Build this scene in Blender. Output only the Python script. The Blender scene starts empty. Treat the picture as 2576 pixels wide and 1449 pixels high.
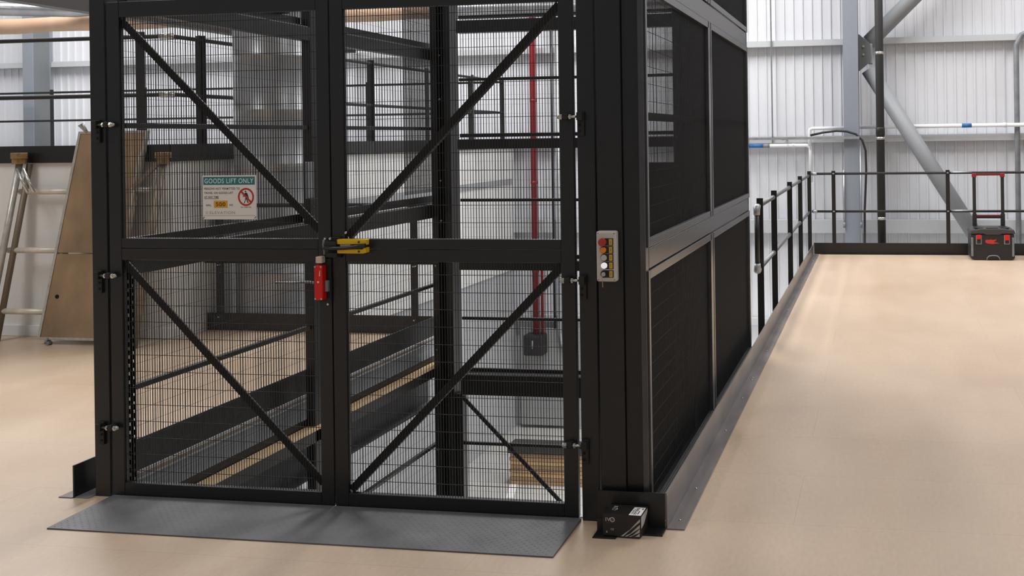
import bpy, math, random
from mathutils import Vector, Matrix
random.seed(7)
SC = bpy.context.scene
COL = SC.collection

# ------------------------------------------------------------------ camera
F_PX, CX_PX, CY_PX = 2500.0, 1802.0, 340.7
ROLL, YAW = math.atan(.0139), math.atan(408 / 2500.0)
CAM = Vector((2.4028, -4.0770, 1.63))
fw = Vector((-math.sin(YAW), math.cos(YAW), 0)); rt = Vector((math.cos(YAW), math.sin(YAW), 0)); up = Vector((0, 0, 1))
cr = rt * math.cos(ROLL) - up * math.sin(ROLL)
cu = rt * math.sin(ROLL) + up * math.cos(ROLL)
cd = bpy.data.cameras.new('camera'); cam = bpy.data.objects.new('camera', cd); COL.objects.link(cam)
cd.sensor_fit = 'HORIZONTAL'; cd.sensor_width = 36.0; cd.lens = F_PX / 2576 * 36
cd.shift_x = -(CX_PX - 1288) / 2576; cd.shift_y = -(724.5 - CY_PX) / 2576
cd.clip_start = .05; cd.clip_end = 200
m = Matrix((cr, cu, -fw)).transposed().to_4x4(); m.translation = CAM
cam.matrix_world = m
SC.camera = cam

# ------------------------------------------------------------------ world, light, exposure
w = bpy.data.worlds.new('hall_daylight'); SC.world = w; w.use_nodes = True
bg = w.node_tree.nodes['Background']; bg.inputs[0].default_value = (.92, .96, 1.0, 1); bg.inputs[1].default_value = .40
SC.view_settings.view_transform = 'Standard'; SC.view_settings.look = 'None'
SC.view_settings.gamma = 1; SC.view_settings.use_curve_mapping = False
SC.view_settings.exposure = -0.36
ROOF_FILLS = [(-10, 7.6, 1.1), (-6.2, 6.4, 1.15), (-1.0, 7.4, 1.55), (3.6, 7.6, .70), (8.2, 7.0, .72), (4.6, -.6, .20), (-5.6, -1.3, .62), (9.2, -1.0, .12)]  # unseen roof panels, added to brighten the hall
ROOF_Z, ROOF_W = 7.6, 430
LOWER_FILLS = [(2.6, 5.0, -.55, 200), (2.6, 8.0, -.55, 240), (2.6, 1.5, -.55, 110)]  # out-of-view lamps added to brighten the lower storey

# ------------------------------------------------------------------ helpers
def lin(c):
    return tuple(((v / 255) / 12.92 if v / 255 <= .04045 else ((v / 255 + .055) / 1.055) ** 2.4) for v in c)
MATS = {}
def mat(name, rgb, rough=.5, metal=0.0, spec=.5, noise=None, bump=None, emit=None, coat=0):
    """rgb in sRGB 0..255. noise=(scale, amount, stretch) varies the value; bump=(scale, strength)."""
    if name in MATS: return MATS[name]
    mt = bpy.data.materials.new(name); mt.use_nodes = True; nt = mt.node_tree; b = nt.nodes['Principled BSDF']
    c = lin(rgb); b.inputs['Base Color'].default_value = (*c, 1)
    b.inputs['Roughness'].default_value = rough; b.inputs['Metallic'].default_value = metal
    b.inputs['Specular IOR Level'].default_value = spec
    b.inputs['Coat Weight'].default_value = coat
    tc = nt.nodes.new('ShaderNodeTexCoord')
    if noise:
        sc, am = noise[0], noise[1]; st = noise[2] if len(noise) > 2 else (1, 1, 1)
        mp = nt.nodes.new('ShaderNodeMapping'); mp.inputs['Scale'].default_value = st
        nz = nt.nodes.new('ShaderNodeTexNoise'); nz.inputs['Scale'].default_value = sc; nz.inputs['Detail'].default_value = 5
        rp = nt.nodes.new('ShaderNodeMapRange'); rp.inputs[1].default_value = .3; rp.inputs[2].default_value = .7
        rp.inputs[3].default_value = 1 - am; rp.inputs[4].default_value = 1 + am
        hs = nt.nodes.new('ShaderNodeHueSaturation'); hs.inputs['Color'].default_value = (*c, 1)
        nt.links.new(tc.outputs['Object'], mp.inputs[0]); nt.links.new(mp.outputs[0], nz.inputs['Vector'])
        nt.links.new(nz.outputs[0], rp.inputs[0]); nt.links.new(rp.outputs[0], hs.inputs['Value'])
        nt.links.new(hs.outputs[0], b.inputs['Base Color'])
    if bump:
        nb = nt.nodes.new('ShaderNodeTexNoise'); nb.inputs['Scale'].default_value = bump[0]; nb.inputs['Detail'].default_value = 3
        bp = nt.nodes.new('ShaderNodeBump'); bp.inputs['Strength'].default_value = bump[1]; bp.inputs['Distance'].default_value = .002
        nt.links.new(tc.outputs['Object'], nb.inputs['Vector']); nt.links.new(nb.outputs[0], bp.inputs['Height'])
        nt.links.new(bp.outputs[0], b.inputs['Normal'])
    if emit:
        b.inputs['Emission Color'].default_value = (*lin(emit[0]), 1); b.inputs['Emission Strength'].default_value = emit[1]
    MATS[name] = mt
    return mt

def floor_mat():
    mt = mat('chipboard_floor', (196, 176, 156), rough=.42, spec=.45)
    nt = mt.node_tree; b = nt.nodes['Principled BSDF']
    tc = nt.nodes.new('ShaderNodeTexCoord')
    def noise(scale, st, det=6):
        mp = nt.nodes.new('ShaderNodeMapping'); mp.inputs['Scale'].default_value = st
        n = nt.nodes.new('ShaderNodeTexNoise'); n.inputs['Scale'].default_value = scale; n.inputs['Detail'].default_value = det
        nt.links.new(tc.outputs['Object'], mp.inputs[0]); nt.links.new(mp.outputs[0], n.inputs['Vector']); return n
    n1 = noise(.9, (1, .6, 1)); n2 = noise(60, (1, .35, 1), 3); n3 = noise(5, (1, .3, 1), 4)
    br = nt.nodes.new('ShaderNodeTexBrick'); br.inputs['Scale'].default_value = 1
    br.inputs['Brick Width'].default_value = 2.4; br.inputs['Row Height'].default_value = .6
    br.inputs['Mortar Size'].default_value = .0016; br.inputs['Mortar Smooth'].default_value = .3
    br.inputs['Color1'].default_value = (1, 1, 1, 1); br.inputs['Color2'].default_value = (.965, .965, .965, 1); br.inputs['Mortar'].default_value = (.80, .78, .76, 1)
    mp = nt.nodes.new('ShaderNodeMapping'); mp.inputs['Location'].default_value = (.37, .53, 0)
    nt.links.new(tc.outputs['Object'], mp.inputs[0]); nt.links.new(mp.outputs[0], br.inputs['Vector'])
    r1 = nt.nodes.new('ShaderNodeValToRGB')
    r1.color_ramp.elements[0].position = .3; r1.color_ramp.elements[0].color = (*lin((191, 166, 141)), 1)
    r1.color_ramp.elements[1].position = .7; r1.color_ramp.elements[1].color = (*lin((206, 183, 160)), 1)
    nt.links.new(n1.outputs[0], r1.inputs[0])
    def mul(a, bsock, f=1):
        mx = nt.nodes.new('ShaderNodeMix'); mx.data_type = 'RGBA'; mx.blend_type = 'MULTIPLY'; mx.inputs[0].default_value = f
        nt.links.new(a, mx.inputs[6]); nt.links.new(bsock, mx.inputs[7]); return mx.outputs[2]
    def gray(n, lo, hi):
        r = nt.nodes.new('ShaderNodeMapRange'); r.inputs[1].default_value = .3; r.inputs[2].default_value = .7; r.inputs[3].default_value = lo; r.inputs[4].default_value = hi
        nt.links.new(n.outputs[0], r.inputs[0]); c = nt.nodes.new('ShaderNodeCombineColor')
        for i in range(3): nt.links.new(r.outputs[0], c.inputs[i])
        return c.outputs[0]
    o = mul(r1.outputs[0], br.outputs[0]); o = mul(o, gray(n2, .955, 1.03)); o = mul(o, gray(n3, .96, 1.03))
    nt.links.new(o, b.inputs['Base Color'])
    rr = nt.nodes.new('ShaderNodeMapRange'); rr.inputs[3].default_value = .26; rr.inputs[4].default_value = .44
    nt.links.new(n1.outputs[0], rr.inputs[0]); nt.links.new(rr.outputs[0], b.inputs['Roughness'])
    return mt

BLK = mat('black_powder_coat', (27, 26, 26), rough=.36, noise=(9, .12), bump=(260, .12))
BLK2 = mat('black_matt_steel', (27, 26, 26), rough=.6)
FRAME = mat('black_gloss_frame', (72, 71, 72), rough=.26, metal=.35, spec=.7, noise=(7, .18, (1, .4, 1)))
WIRE = mat('black_wire', (30, 29, 29), rough=.5)
PLATE = mat('grey_tread_plate', (98, 97, 99), rough=.55, metal=.12, noise=(6, .2), bump=(90, .2))
KERB = mat('mill_steel_kerb', (128, 122, 120), rough=.3, metal=.35, noise=(7, .28, (1, .35, 1)), bump=(50, .15))
GALV = mat('galvanised_steel', (166, 169, 172), rough=.4, metal=.6, noise=(14, .12))
GALVD = mat('galvanised_steel_dull', (128, 130, 134), rough=.45, metal=.12, noise=(10, .15))
ZINC = mat('bright_zinc', (196, 196, 192), rough=.26, metal=.85)
ALU = mat('worn_aluminium', (186, 182, 174), rough=.38, metal=.45, noise=(18, .16))
WHITEW = mat('white_plaster', (222, 221, 219), rough=.75, noise=(1.2, .02))
GREYW = mat('shaded_lower_wall', (176, 178, 181), rough=.75)  # shading of the lower side wall, put into its colour
CLAD = mat('white_cladding', (214, 215, 220), rough=.45, noise=(.6, .025))
PURL = mat('zinc_purlin', (196, 198, 201), rough=.45, metal=.2)
COLM = mat('grey_blue_steel', (134, 139, 149), rough=.5)
BRACE = mat('grey_brace_paint', (140, 142, 146), rough=.5)
CONC = mat('pale_concrete', (178, 177, 174), rough=.6, noise=(1.6, .06))
RAILG = mat('grey_tube', (112, 113, 115), rough=.36, metal=.5)
RED = mat('red_pipe_paint', (132, 22, 30), rough=.42)
BRT = mat('safety_red', (214, 20, 16), rough=.35)
YEL = mat('safety_yellow', (236, 190, 12), rough=.38)
WHT = mat('white_plastic', (226, 222, 216), rough=.45)
PIPEW = mat('white_pipe', (236, 236, 238), rough=.35)
BLUE = mat('blue_tape', (38, 104, 168), rough=.45)
PLY = mat('worn_plywood', (146, 121, 92), rough=.55, noise=(3.0, .36, (1, 1, .6)), bump=(60, .1))
PINE = mat('pale_pine', (232, 200, 156), rough=.6, noise=(5, .12, (1, .1, 1)))
TEAL = mat('teal_print', (42, 118, 122), rough=.5)
INK = mat('grey_ink', (78, 76, 76), rough=.6)
INKL = mat('pale_ink', (150, 152, 148), rough=.6)
DARKP = mat('black_plastic', (34, 33, 34), rough=.45)

class MB:
    def __init__(self): self.v = []; self.f = []
    def add(self, vs, fs):
        n = len(self.v); self.v += [tuple(p) for p in vs]; self.f += [tuple(i + n for i in f) for f in fs]; return self
    def box(self, x0, x1, y0, y1, z0, z1):
        return self.add([(x0, y0, z0), (x1, y0, z0), (x1, y1, z0), (x0, y1, z0), (x0, y0, z1), (x1, y0, z1), (x1, y1, z1), (x0, y1, z1)],
                        [(0, 3, 2, 1), (4, 5, 6, 7), (0, 1, 5, 4), (1, 2, 6, 5), (2, 3, 7, 6), (3, 0, 4, 7)])
    def bar(self, p, q, wd, ht, upv=(0, 0, 1), caps=True):
        p = Vector(p); q = Vector(q); d = (q - p).normalized(); u = Vector(upv)
        s = d.cross(u)
        if s.length < 1e-4: s = d.cross(Vector((1, 0, 0)))
        s.normalize(); u = s.cross(d).normalized()
        vs = [c + s * a * wd / 2 + u * b * ht / 2 for c in (p, q) for a, b in ((-1, -1), (1, -1), (1, 1), (-1, 1))]
        fs = [(0, 1, 5, 4), (1, 2, 6, 5), (2, 3, 7, 6), (3, 0, 4, 7)]
        if caps: fs += [(3, 2, 1, 0), (4, 5, 6, 7)]
        return self.add(vs, fs)
    def tube(self, pts, r, n=12, caps=True):
        pts = [Vector(p) for p in pts]; rs = r if isinstance(r, (list, tuple)) else [r] * len(pts)
        vs = []; prev = None
        for i, p in enumerate(pts):
            a = pts[max(0, i - 1)]; b = pts[min(len(pts) - 1, i + 1)]; d = (b - a).normalized()
            if prev is None:
                s = d.cross(Vector((0, 0, 1)))
                if s.length < 1e-3: s = d.cross(Vector((1, 0, 0)))
            else: s = prev - d * prev.dot(d)
            s.normalize(); prev = s; u = d.cross(s)
            vs += [p + (s * math.cos(2 * math.pi * k / n) + u * math.sin(2 * math.pi * k / n)) * rs[i] for k in range(n)]
        fs = [(i * n + k, i * n + (k + 1) % n, (i + 1) * n + (k + 1) % n, (i + 1) * n + k) for i in range(len(pts) - 1) for k in range(n)]
        if caps: fs += [tuple(range(n - 1, -1, -1)), tuple((len(pts) - 1) * n + k for k in range(n))]
        return self.add(vs, fs)
    def prism(self, poly, axis, a, b):
        """poly: 2-D outline (counter-clockwise not required) extruded along axis from a to b."""
        def P(u, v, t): return {'x': (t, u, v), 'y': (u, t, v), 'z': (u, v, t)}[axis]
        n = len(poly)
        vs = [P(u, v, a) for u, v in poly] + [P(u, v, b) for u, v in poly]
        fs = [tuple(range(n - 1, -1, -1)), tuple(range(n, 2 * n))] + [(i, (i + 1) % n, n + (i + 1) % n, n + i) for i in range(n)]
        return self.add(vs, fs)
    def disc(self, c, r, axis, a, b, n=20):
        return self.prism([(c[0] + r * math.cos(2 * math.pi * k / n), c[1] + r * math.sin(2 * math.pi * k / n)) for k in range(n)], axis, a, b)
    def mesh(self, name, off=(0, 0, 0)):
        me = bpy.data.meshes.new(name); me.from_pydata([(x - off[0], y - off[1], z - off[2]) for x, y, z in self.v], [], self.f); me.update()
        return me
    def build(self, name, mt, parent=None, bevel=0, smooth=False, origin=None):
        off = ORG.get(parent, (0, 0, 0)) if parent else (origin or (0, 0, 0))
        me = self.mesh(name, off); me.materials.append(mt)
        import bmesh
        bm = bmesh.new(); bm.from_mesh(me); bmesh.ops.recalc_face_normals(bm, faces=bm.faces); bm.to_mesh(me); bm.free()
        o = bpy.data.objects.new(name, me); COL.objects.link(o)
        if parent: o.parent = parent; ORG[o] = off
        else: o.location = off; ORG[o] = off
        if smooth:
            for p in me.polygons: p.use_smooth = len(p.vertices) == 4
        if bevel:
            md = o.modifiers.new('bevel', 'BEVEL'); md.width = bevel; md.segments = 2; md.limit_method = 'ANGLE'; md.angle_limit = .7
        return o
ORG = {}
def thing(name, label, cat, loc, group=None):
    o = bpy.data.objects.new(name, None); COL.objects.link(o); o.location = loc; o.empty_display_size = .1
    ORG[o] = tuple(loc); o['label'] = label; o['category'] = cat
    if group: o['group'] = group
    return o
def tag(o, label, cat, group=None):
    o['label'] = label; o['category'] = cat
    if group: o['group'] = group
    return o
def struct(o): o['kind'] = 'structure'; return o
def stuff(o): o['kind'] = 'stuff'; return o
def B(x0, x1, y0, y1, z0, z1): return MB().box(x0, x1, y0, y1, z0, z1)
def instance(src, parent, dx, dy, dz):
    o = src.copy(); COL.objects.link(o); o.parent = parent; o.location = Vector(src.location) + Vector((dx, dy, dz)); ORG[o] = ORG[src]; return o
def text(s, x0, x1, z0, z1, y, mt, parent, name='lettering', flip=None, bold=.018):
    """lettering fitted in the box x0..x1, z0..z1 on a plane facing -Y (or mapped by flip(u, v) -> xyz)."""
    cu_ = bpy.data.curves.new(name, 'FONT'); cu_.body = s; cu_.size = 1; cu_.offset = bold; cu_.space_character = 1.12
    ob = bpy.data.objects.new(name, cu_); me = bpy.data.meshes.new_from_object(ob)
    bpy.data.objects.remove(ob); bpy.data.curves.remove(cu_)
    xs = [v.co.x for v in me.vertices]; ys = [v.co.y for v in me.vertices]
    mb = MB(); off = ORG.get(parent, (0, 0, 0))
    for v in me.vertices:
        u = (v.co.x - min(xs)) / (max(xs) - min(xs)); t = (v.co.y - min(ys)) / (max(ys) - min(ys))
        p = flip(u, t) if flip else (x0 + u * (x1 - x0), y, z0 + t * (z1 - z0))
        v.co = (p[0] - off[0], p[1] - off[1], p[2] - off[2])
    me.name = name; me.materials.clear(); me.materials.append(mt)
    o = bpy.data.objects.new(name, me); COL.objects.link(o); o.parent = parent; ORG[o] = off
    return o
def wires(u0, u1, z0, z1, axis, c, wd=.0023, pv=.0127, ph=.0762, zoff=0):
    """welded anti-climb mesh: verticals every 12.7 mm, horizontals every 76.2 mm. axis 'y' -> plane y=c, 'x' -> plane x=c."""
    mb = MB()
    n = int((u1 - u0) / pv); s = (u1 - u0 - n * pv) / 2
    for i in range(n + 1):
        u = u0 + s + i * pv
        p, q = ((u, c, z0), (u, c, z1)) if axis == 'y' else ((c, u, z0), (c, u, z1))
        mb.bar(p, q, wd, wd, (0, 1, 0), caps=False)
    k0 = math.ceil((z0 - zoff) / ph)
    z = zoff + k0 * ph
    d = wd * .95
    while z < z1:
        p, q = ((u0, c + d, z), (u1, c + d, z)) if axis == 'y' else ((c - d, u0, z), (c - d, u1, z))
        mb.bar(p, q, wd, wd, caps=False); z += ph
    return mb

# ================================================================== SETTING
FLOOR = floor_mat()
HX0, HX1, HY0, HY1 = -1.278, 1.515, .02, 3.75          # lift well / void edges
mb = MB()
mb.box(-11, 9.5, -9, HY0, -.04, 0); mb.box(-11, HX0, HY0, 3.75, -.04, 0); mb.box(HX1, 9.5, HY0, 9.46, -.04, 0)
struct(mb.build('floor', FLOOR))
struct(B(-16, 12, -9, 11.4, -3.1, -3.0).build('floor_lower', CONC))
# rear cladding wall: a backing wall and 1 m profiled sheets
wr = struct(B(-16, 10, 11.30, 11.45, -3.0, 7.6).build('wall_rear', CLAD))
prof = []; P_ = 1 / 7.
for i in range(7):
    x = i * P_; prof += [(x, 0), (x + .1045, 0), (x + .1085, -.016), (x + .1345, -.016), (x + .1385, 0)]
prof += [(1.0, 0)]
sh = MB(); n = len(prof)
sh.add([(x, 11.28 + y, z) for z in (-2.995, 7.55) for x, y in prof], [(i, i + 1, n + i + 1, n + i) for i in range(n - 1)])
sh.add([(0, 11.299, -2.995), (1, 11.299, -2.995), (1, 11.299, 7.55), (0, 11.299, 7.55)], [(0, 1, 2, 3)])
sheet = sh.build('cladding_sheet', CLAD, wr)
for i in range(-16, 10):
    if i == -16: sheet.location.x = i
    else: instance(sheet, wr, i + 16, 0, 0)
# purlins
for k, (z0, z1) in enumerate(((.12, .32), (1.50, 1.60), (2.98, 3.07), (4.5, 4.6), (-1.3, -1.2))):
    for x0, x1 in ((-15.9, 9.9),):
        mb = MB(); mb.box(x0, x1, 11.13, 11.145, z0, z1); mb.box(x0, x1, 11.145, 11.255, z1 - .014, z1); mb.box(x0, x1, 11.145, 11.255, z0, z0 + .012)
        struct(mb.build('trim_%d' % (k + 1), PURL))
# roof
struct(B(-16, 12, -9, 11.45, 7.75, 7.85).build('ceiling', mat('pale_roof_liner', (205, 206, 208), rough=.6)))
struct(B(-16.15, -16.0, -9, 11.4, -3.0, 7.7).build('wall_left', CLAD))
# office block on the left: white walls, upper floor, black fascia
OX, OY = -3.40, 3.35
struct(B(-12, OX, OY, OY + .12, 0, 1.475).build('wall_office_front', WHITEW))
struct(B(OX - .12, OX, OY + .12, 11.2, -.47, 1.475).build('wall_office_side', WHITEW))
struct(B(OX - .12, OX - .012, OY - 3.3, 11.2, -3, -.47).build('wall_lower_side', GREYW))
struct(B(-15.9, OX - .01, OY + .01, 11.1, 1.475, 1.52).build('floor_upper', CONC))
struct(B(-12, OX + .012, OY - .03, OY, 1.478, 1.62).build('trim_6', BLK))
struct(B(OX, OX + .03, OY - .03, 11.1, 1.478, 1.62).build('trim_7', BLK))
struct(B(-12, OX + .01, OY - .018, OY, 0, .095).build('baseboard_front', WHITEW, bevel=.004))
struct(B(OX + .0, OX + .012, 3.8, 11.1, .90, .985).build('trim_8', mat('grey_trim', (158, 160, 162), rough=.6)))
struct(B(OX + .0, OX + .016, OY, 3.7, 0, .095).build('baseboard_side', WHITEW, bevel=.004))

# ------------------------------------------------------------------ unseen fill lamps added to light the hall
LENS = mat('fill_panel_glow', (250, 252, 255), rough=.4, emit=((246, 250, 255), 3.0))
for i, (x, y, f) in enumerate(ROOF_FILLS):
    t = thing('roof_fill', 'added fill light in the hall roof ' + ('over the far left platform', 'over the left platform edge', 'over the void behind the lift', 'over the far railing and tool box', 'at the far right corner', 'over the bare floor right of the lift', 'over the floor left of the gates', 'at the near right corner')[i], 'roof_fill', (x, y, 7.75), 'added fill lights in the hall roof')
    mb = MB()
    for s in (-1, 1):
        mb.box(x + s * .62 - .03, x + s * .62 + .03, y - 2.06, y + 2.06, 7.66, 7.75); mb.box(x - .62, x + .62, y + s * 2.03 - .03, y + s * 2.03 + .03, 7.66, 7.75)
    mb.build('frame', GALV, t)
    B(x - .59, x + .59, y - 2, y + 2, 7.69, 7.71).build('glow_panel', LENS, t)
    ld = bpy.data.lights.new('roof_fill_light', 'AREA'); ld.shape = 'RECTANGLE'; ld.size = 1.15; ld.size_y = 3.9; ld.energy = ROOF_W * f; ld.color = (1, .995, .985)
    lo = bpy.data.objects.new('roof_fill_light', ld); COL.objects.link(lo); lo.parent = t; lo.location = (0, 0, ROOF_Z - 7.75)
for i, (x, y, z, e) in enumerate(LOWER_FILLS):
    t = thing('lower_fill_lamp', 'added fill lamp under the right hand floor, ' + ('middle one of three', 'farthest of three', 'nearest of three')[i], 'lamp', (x, y, z), 'added fill lamps of the lower storey')
    B(x - .75, x + .75, y - .05, y + .05, z, z + .06).build('housing', WHT, t)
    B(x - .72, x + .72, y - .035, y + .035, z - .025, z).build('diffuser', LENS, t)
    for s in (-.6, .6): MB().tube([(x + s, y, z + .06), (x + s, y, -.04)], .006, 6).build('hanger', GALV, t)
    ld = bpy.data.lights.new('lower_fill_light', 'AREA'); ld.shape = 'RECTANGLE'; ld.size = 1.4; ld.size_y = .1; ld.energy = e; ld.color = (1, .98, .95)
    lo = bpy.data.objects.new('lower_fill_light', ld); COL.objects.link(lo); lo.parent = t; lo.location = (0, 0, -.04)

# ================================================================== LIFT SHAFT
lift = thing('goods_lift_shaft', 'black steel goods lift shaft frame with wire mesh sides', 'goods lift', (0, 1.7, -3))
def part(mb, name, mt=BLK, bevel=.003, parent=None, smooth=False): return mb.build(name, mt, parent or lift, bevel, smooth)
# front posts
part(B(-1.20, -1.120, .0, .08, -3, 4.4), 'gate_post')
part(B(1.138, 1.215, .0, .08, -3, 4.4), 'gate_post')
part(B(-1.20, 1.215, .0, .08, 2.33, 2.47), 'header_beam')
part(B(-1.118, 1.136, .012, .06, -.20, -.012), 'sill_beam')
# front right corner column: main face, return face and side post
part(B(1.224, 1.334, -.010, .10, -.02, 4.4), 'corner_column', bevel=.006)
part(B(1.334, 1.408, .004, .07, -.02, 4.4), 'corner_return')
part(B(1.408, 1.432, -.012, .045, -.02, 4.4), 'panel_post', FRAME)
# perforated channel behind left post
mb = MB()
xs = [-1.178, -1.170, -1.163, -1.146, -1.139, -1.123, -1.116, -1.107]
for a, b in ((0, 1), (2, 3), (4, 5), (6, 7)): mb.box(xs[a], xs[b], .150, .153, -.6, 1.06)
for k, (a, b) in enumerate(((1, 2), (3, 4), (5, 6))):
    z = -.6 + (.019 if k == 1 else 0)
    while z < 1.04: mb.box(xs[a], xs[b], .1501, .1529, z, z + (.024 if k == 1 else .026)); z += .040
mb.box(-1.181, -1.178, .08, .153, -.6, 1.06)
part(mb, 'slotted_channel', bevel=0)
# masts at the rear corners (C channels with guide strip and bolts)
for sx in (-1, 1):
    mb = MB(); a, b = (-1.128, -.980) if sx < 0 else (.85, 1.12)
    mb.box(a, b, 3.52, 3.60, -3, 4.4); mb.box(a, a + .05, 3.40, 3.52, -3, 4.4); mb.box(b - .045, b, 3.44, 3.52, -3, 4.4); mb.box(a + .075, a + .11, 3.46, 3.52, -3, 4.4)
    if sx < 0: mb.box(-.98, -.925, 3.47, 3.56, -3, -.42)
    ms = part(mb, 'mast')
    MB().box(a + .13, a + .145, 3.455, 3.52, -3, -.45).build('guide_rail', GALVD, ms)
    for z in (-1.6, -.85, -.05, .62, .98, 1.30, 1.62, 1.95, 2.3):
        MB().disc((a + .026 + (.05 if int(z * 10) % 2 else 0), z), .008, 'y', 3.392, 3.40, 6).build('bolt', ZINC, ms)
# rear face: deep beams and thin rails, mesh
for z0, z1 in ((2.48, 2.625), (1.548, 1.672), (.58, .70), (-.42, -.215), (-1.5, -1.38)):
    mb = MB(); mb.box(-.93, .86, 3.45, 3.53, z0, z1 - .045); mb.box(-.93, .86, 3.50, 3.53, z1 - .03, z1); mb.box(-.93, .86, 3.46, 3.50, z1 - .03, z1 - .026)
    part(mb, 'rear_beam')
for z in (2.107, 1.137, .186, -.82): part(B(-.93, .86, 3.49, 3.515, z - .012, z + .012), 'rear_rail')
stuff(part(wires(-.93, .86, -2.9, 2.9, 'y', 3.54, .0010), 'rear_mesh', WIRE, 0))
mb = MB().bar((-.925, 3.47, -.44), (.03, 3.47, -1.395), .030, .012, (0, 1, 0)); part(mb, 'rear_brace', bevel=0)
mb = MB().box(.15, .85, 3.36, 3.44, -1.30, 1.43); part(mb, 'cabinet', BLK2, .006)
# left side: posts, beams, rails and mesh
LX = -1.16
part(B(LX - .03, LX + .03, 1.70, 1.775, -3, 4.4), 'side_post')
for z0, z1, zl in ((1.0, 1.172, 1.118), (2.262, 2.41, 2.36)):
    for y0, y1 in ((.153, 1.70), (1.775, 3.58)):
        mb = MB(); mb.box(LX - .03, LX + .03, y0, y1, z0, zl - .012); mb.box(LX - .06, LX - .03, y0, y1, zl + .0, z1); mb.box(LX - .03, LX - .005, y0, y1, zl, zl + .004)
        part(mb, 'side_beam')
        MB().box(LX - .028, LX + .028, y0 + .02, y1 - .02, zl - .012, zl - .0085).build('flange_highlight', GALVD, list(lift.children)[-1])  # pale strip paints the highlight on the black beam's ledge
part(B(LX - .05, LX + .02, .16, 1.50, 2.41, 2.56), 'side_gusset')
for z in (.455, 1.716, -.83):
    for y0, y1 in ((.153, 1.70), (1.775, 3.58)): part(B(LX - .016, LX + .016, y0, y1, z - .013, z + .013), 'side_rail')
mb = MB(); mb.box(LX - .04, LX + .03, .153, 3.58, -.275, -.20); mb.box(LX - .04, LX - .03, .153, 3.58, -.2, -.13); part(mb, 'side_beam')
part(B(LX - .024, LX + .036, .16, 3.56, -.2, -.172), 'timber_packer', PINE, .002)
for y0, y1, ww in ((.16, 1.70, .0012), (1.775, 3.57, .0010)):
    stuff(part(wires(y0, y1, -2.4, 2.95, 'x', LX - .034, ww, zoff=.02), 'side_mesh', WIRE, 0))
stuff(part(wires(3.10, 3.57, 1.2, 2.95, 'x', LX - .05, .0022, zoff=.045), 'overlap_mesh', WIRE, 0))
sw = part(B(LX + .03, LX + .046, 1.625, 1.70, 1.27, 1.50), 'limit_switch', GALVD, .003)
B(LX + .03, LX + .060, 1.63, 1.72, 1.13, 1.268).build('switch_bracket', BLK2, sw, .003)
for z in (1.16, 1.22): MB().disc((1.66, z), .006, 'x', LX + .059, LX + .064, 8).build('bolt', ZINC, sw)
# right side: framed mesh panels, two bays by three rows
RX = 1.432
part(B(RX - .06, RX - .004, 1.60, 1.735, -.02, 4.4), 'side_post', FRAME)
part(B(RX - .06, RX + .002, 3.29, 3.345, -.02, 4.4), 'side_post', FRAME)
for z0, z1 in ((1.066, 1.155), (2.295, 2.395), (-.10, .0)): part(B(RX - .06, RX + .001, .045, 3.29, z0, z1), 'side_beam', FRAME)
part(B(RX - .05, RX - .02, .05, 3.29, 1.70, 1.735), 'side_rail')
for r, (z0, z1) in enumerate(((.01, 1.062), (1.160, 2.290), (2.40, 3.50))):
    for c, (y0, y1) in enumerate(((-.030 + .038, 1.652), (1.672, 3.338))):
        fr = part(B(RX - .012, RX + .008, y0, y0 + .030, z0, z1), 'mesh_panel', FRAME, .002)
        for nm, q in (('frame_bar', (y1 - .075 if c == 0 else y1 - .045, y1, z0, z1)), ('frame_bar', (y0 + .03, y1 - .05, z1 - .037, z1)), ('frame_bar', (y0 + .03, y1 - .05, z0, z0 + .035))):
            B(RX - .012, RX + .008, *q).build(nm, FRAME, fr, .002)
        stuff(wires(y0 + .03, y1 - .05, z0 + .03, z1 - .03, 'x', RX - .014, .0019, zoff=.03).build('mesh_infill', WIRE, fr))

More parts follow.
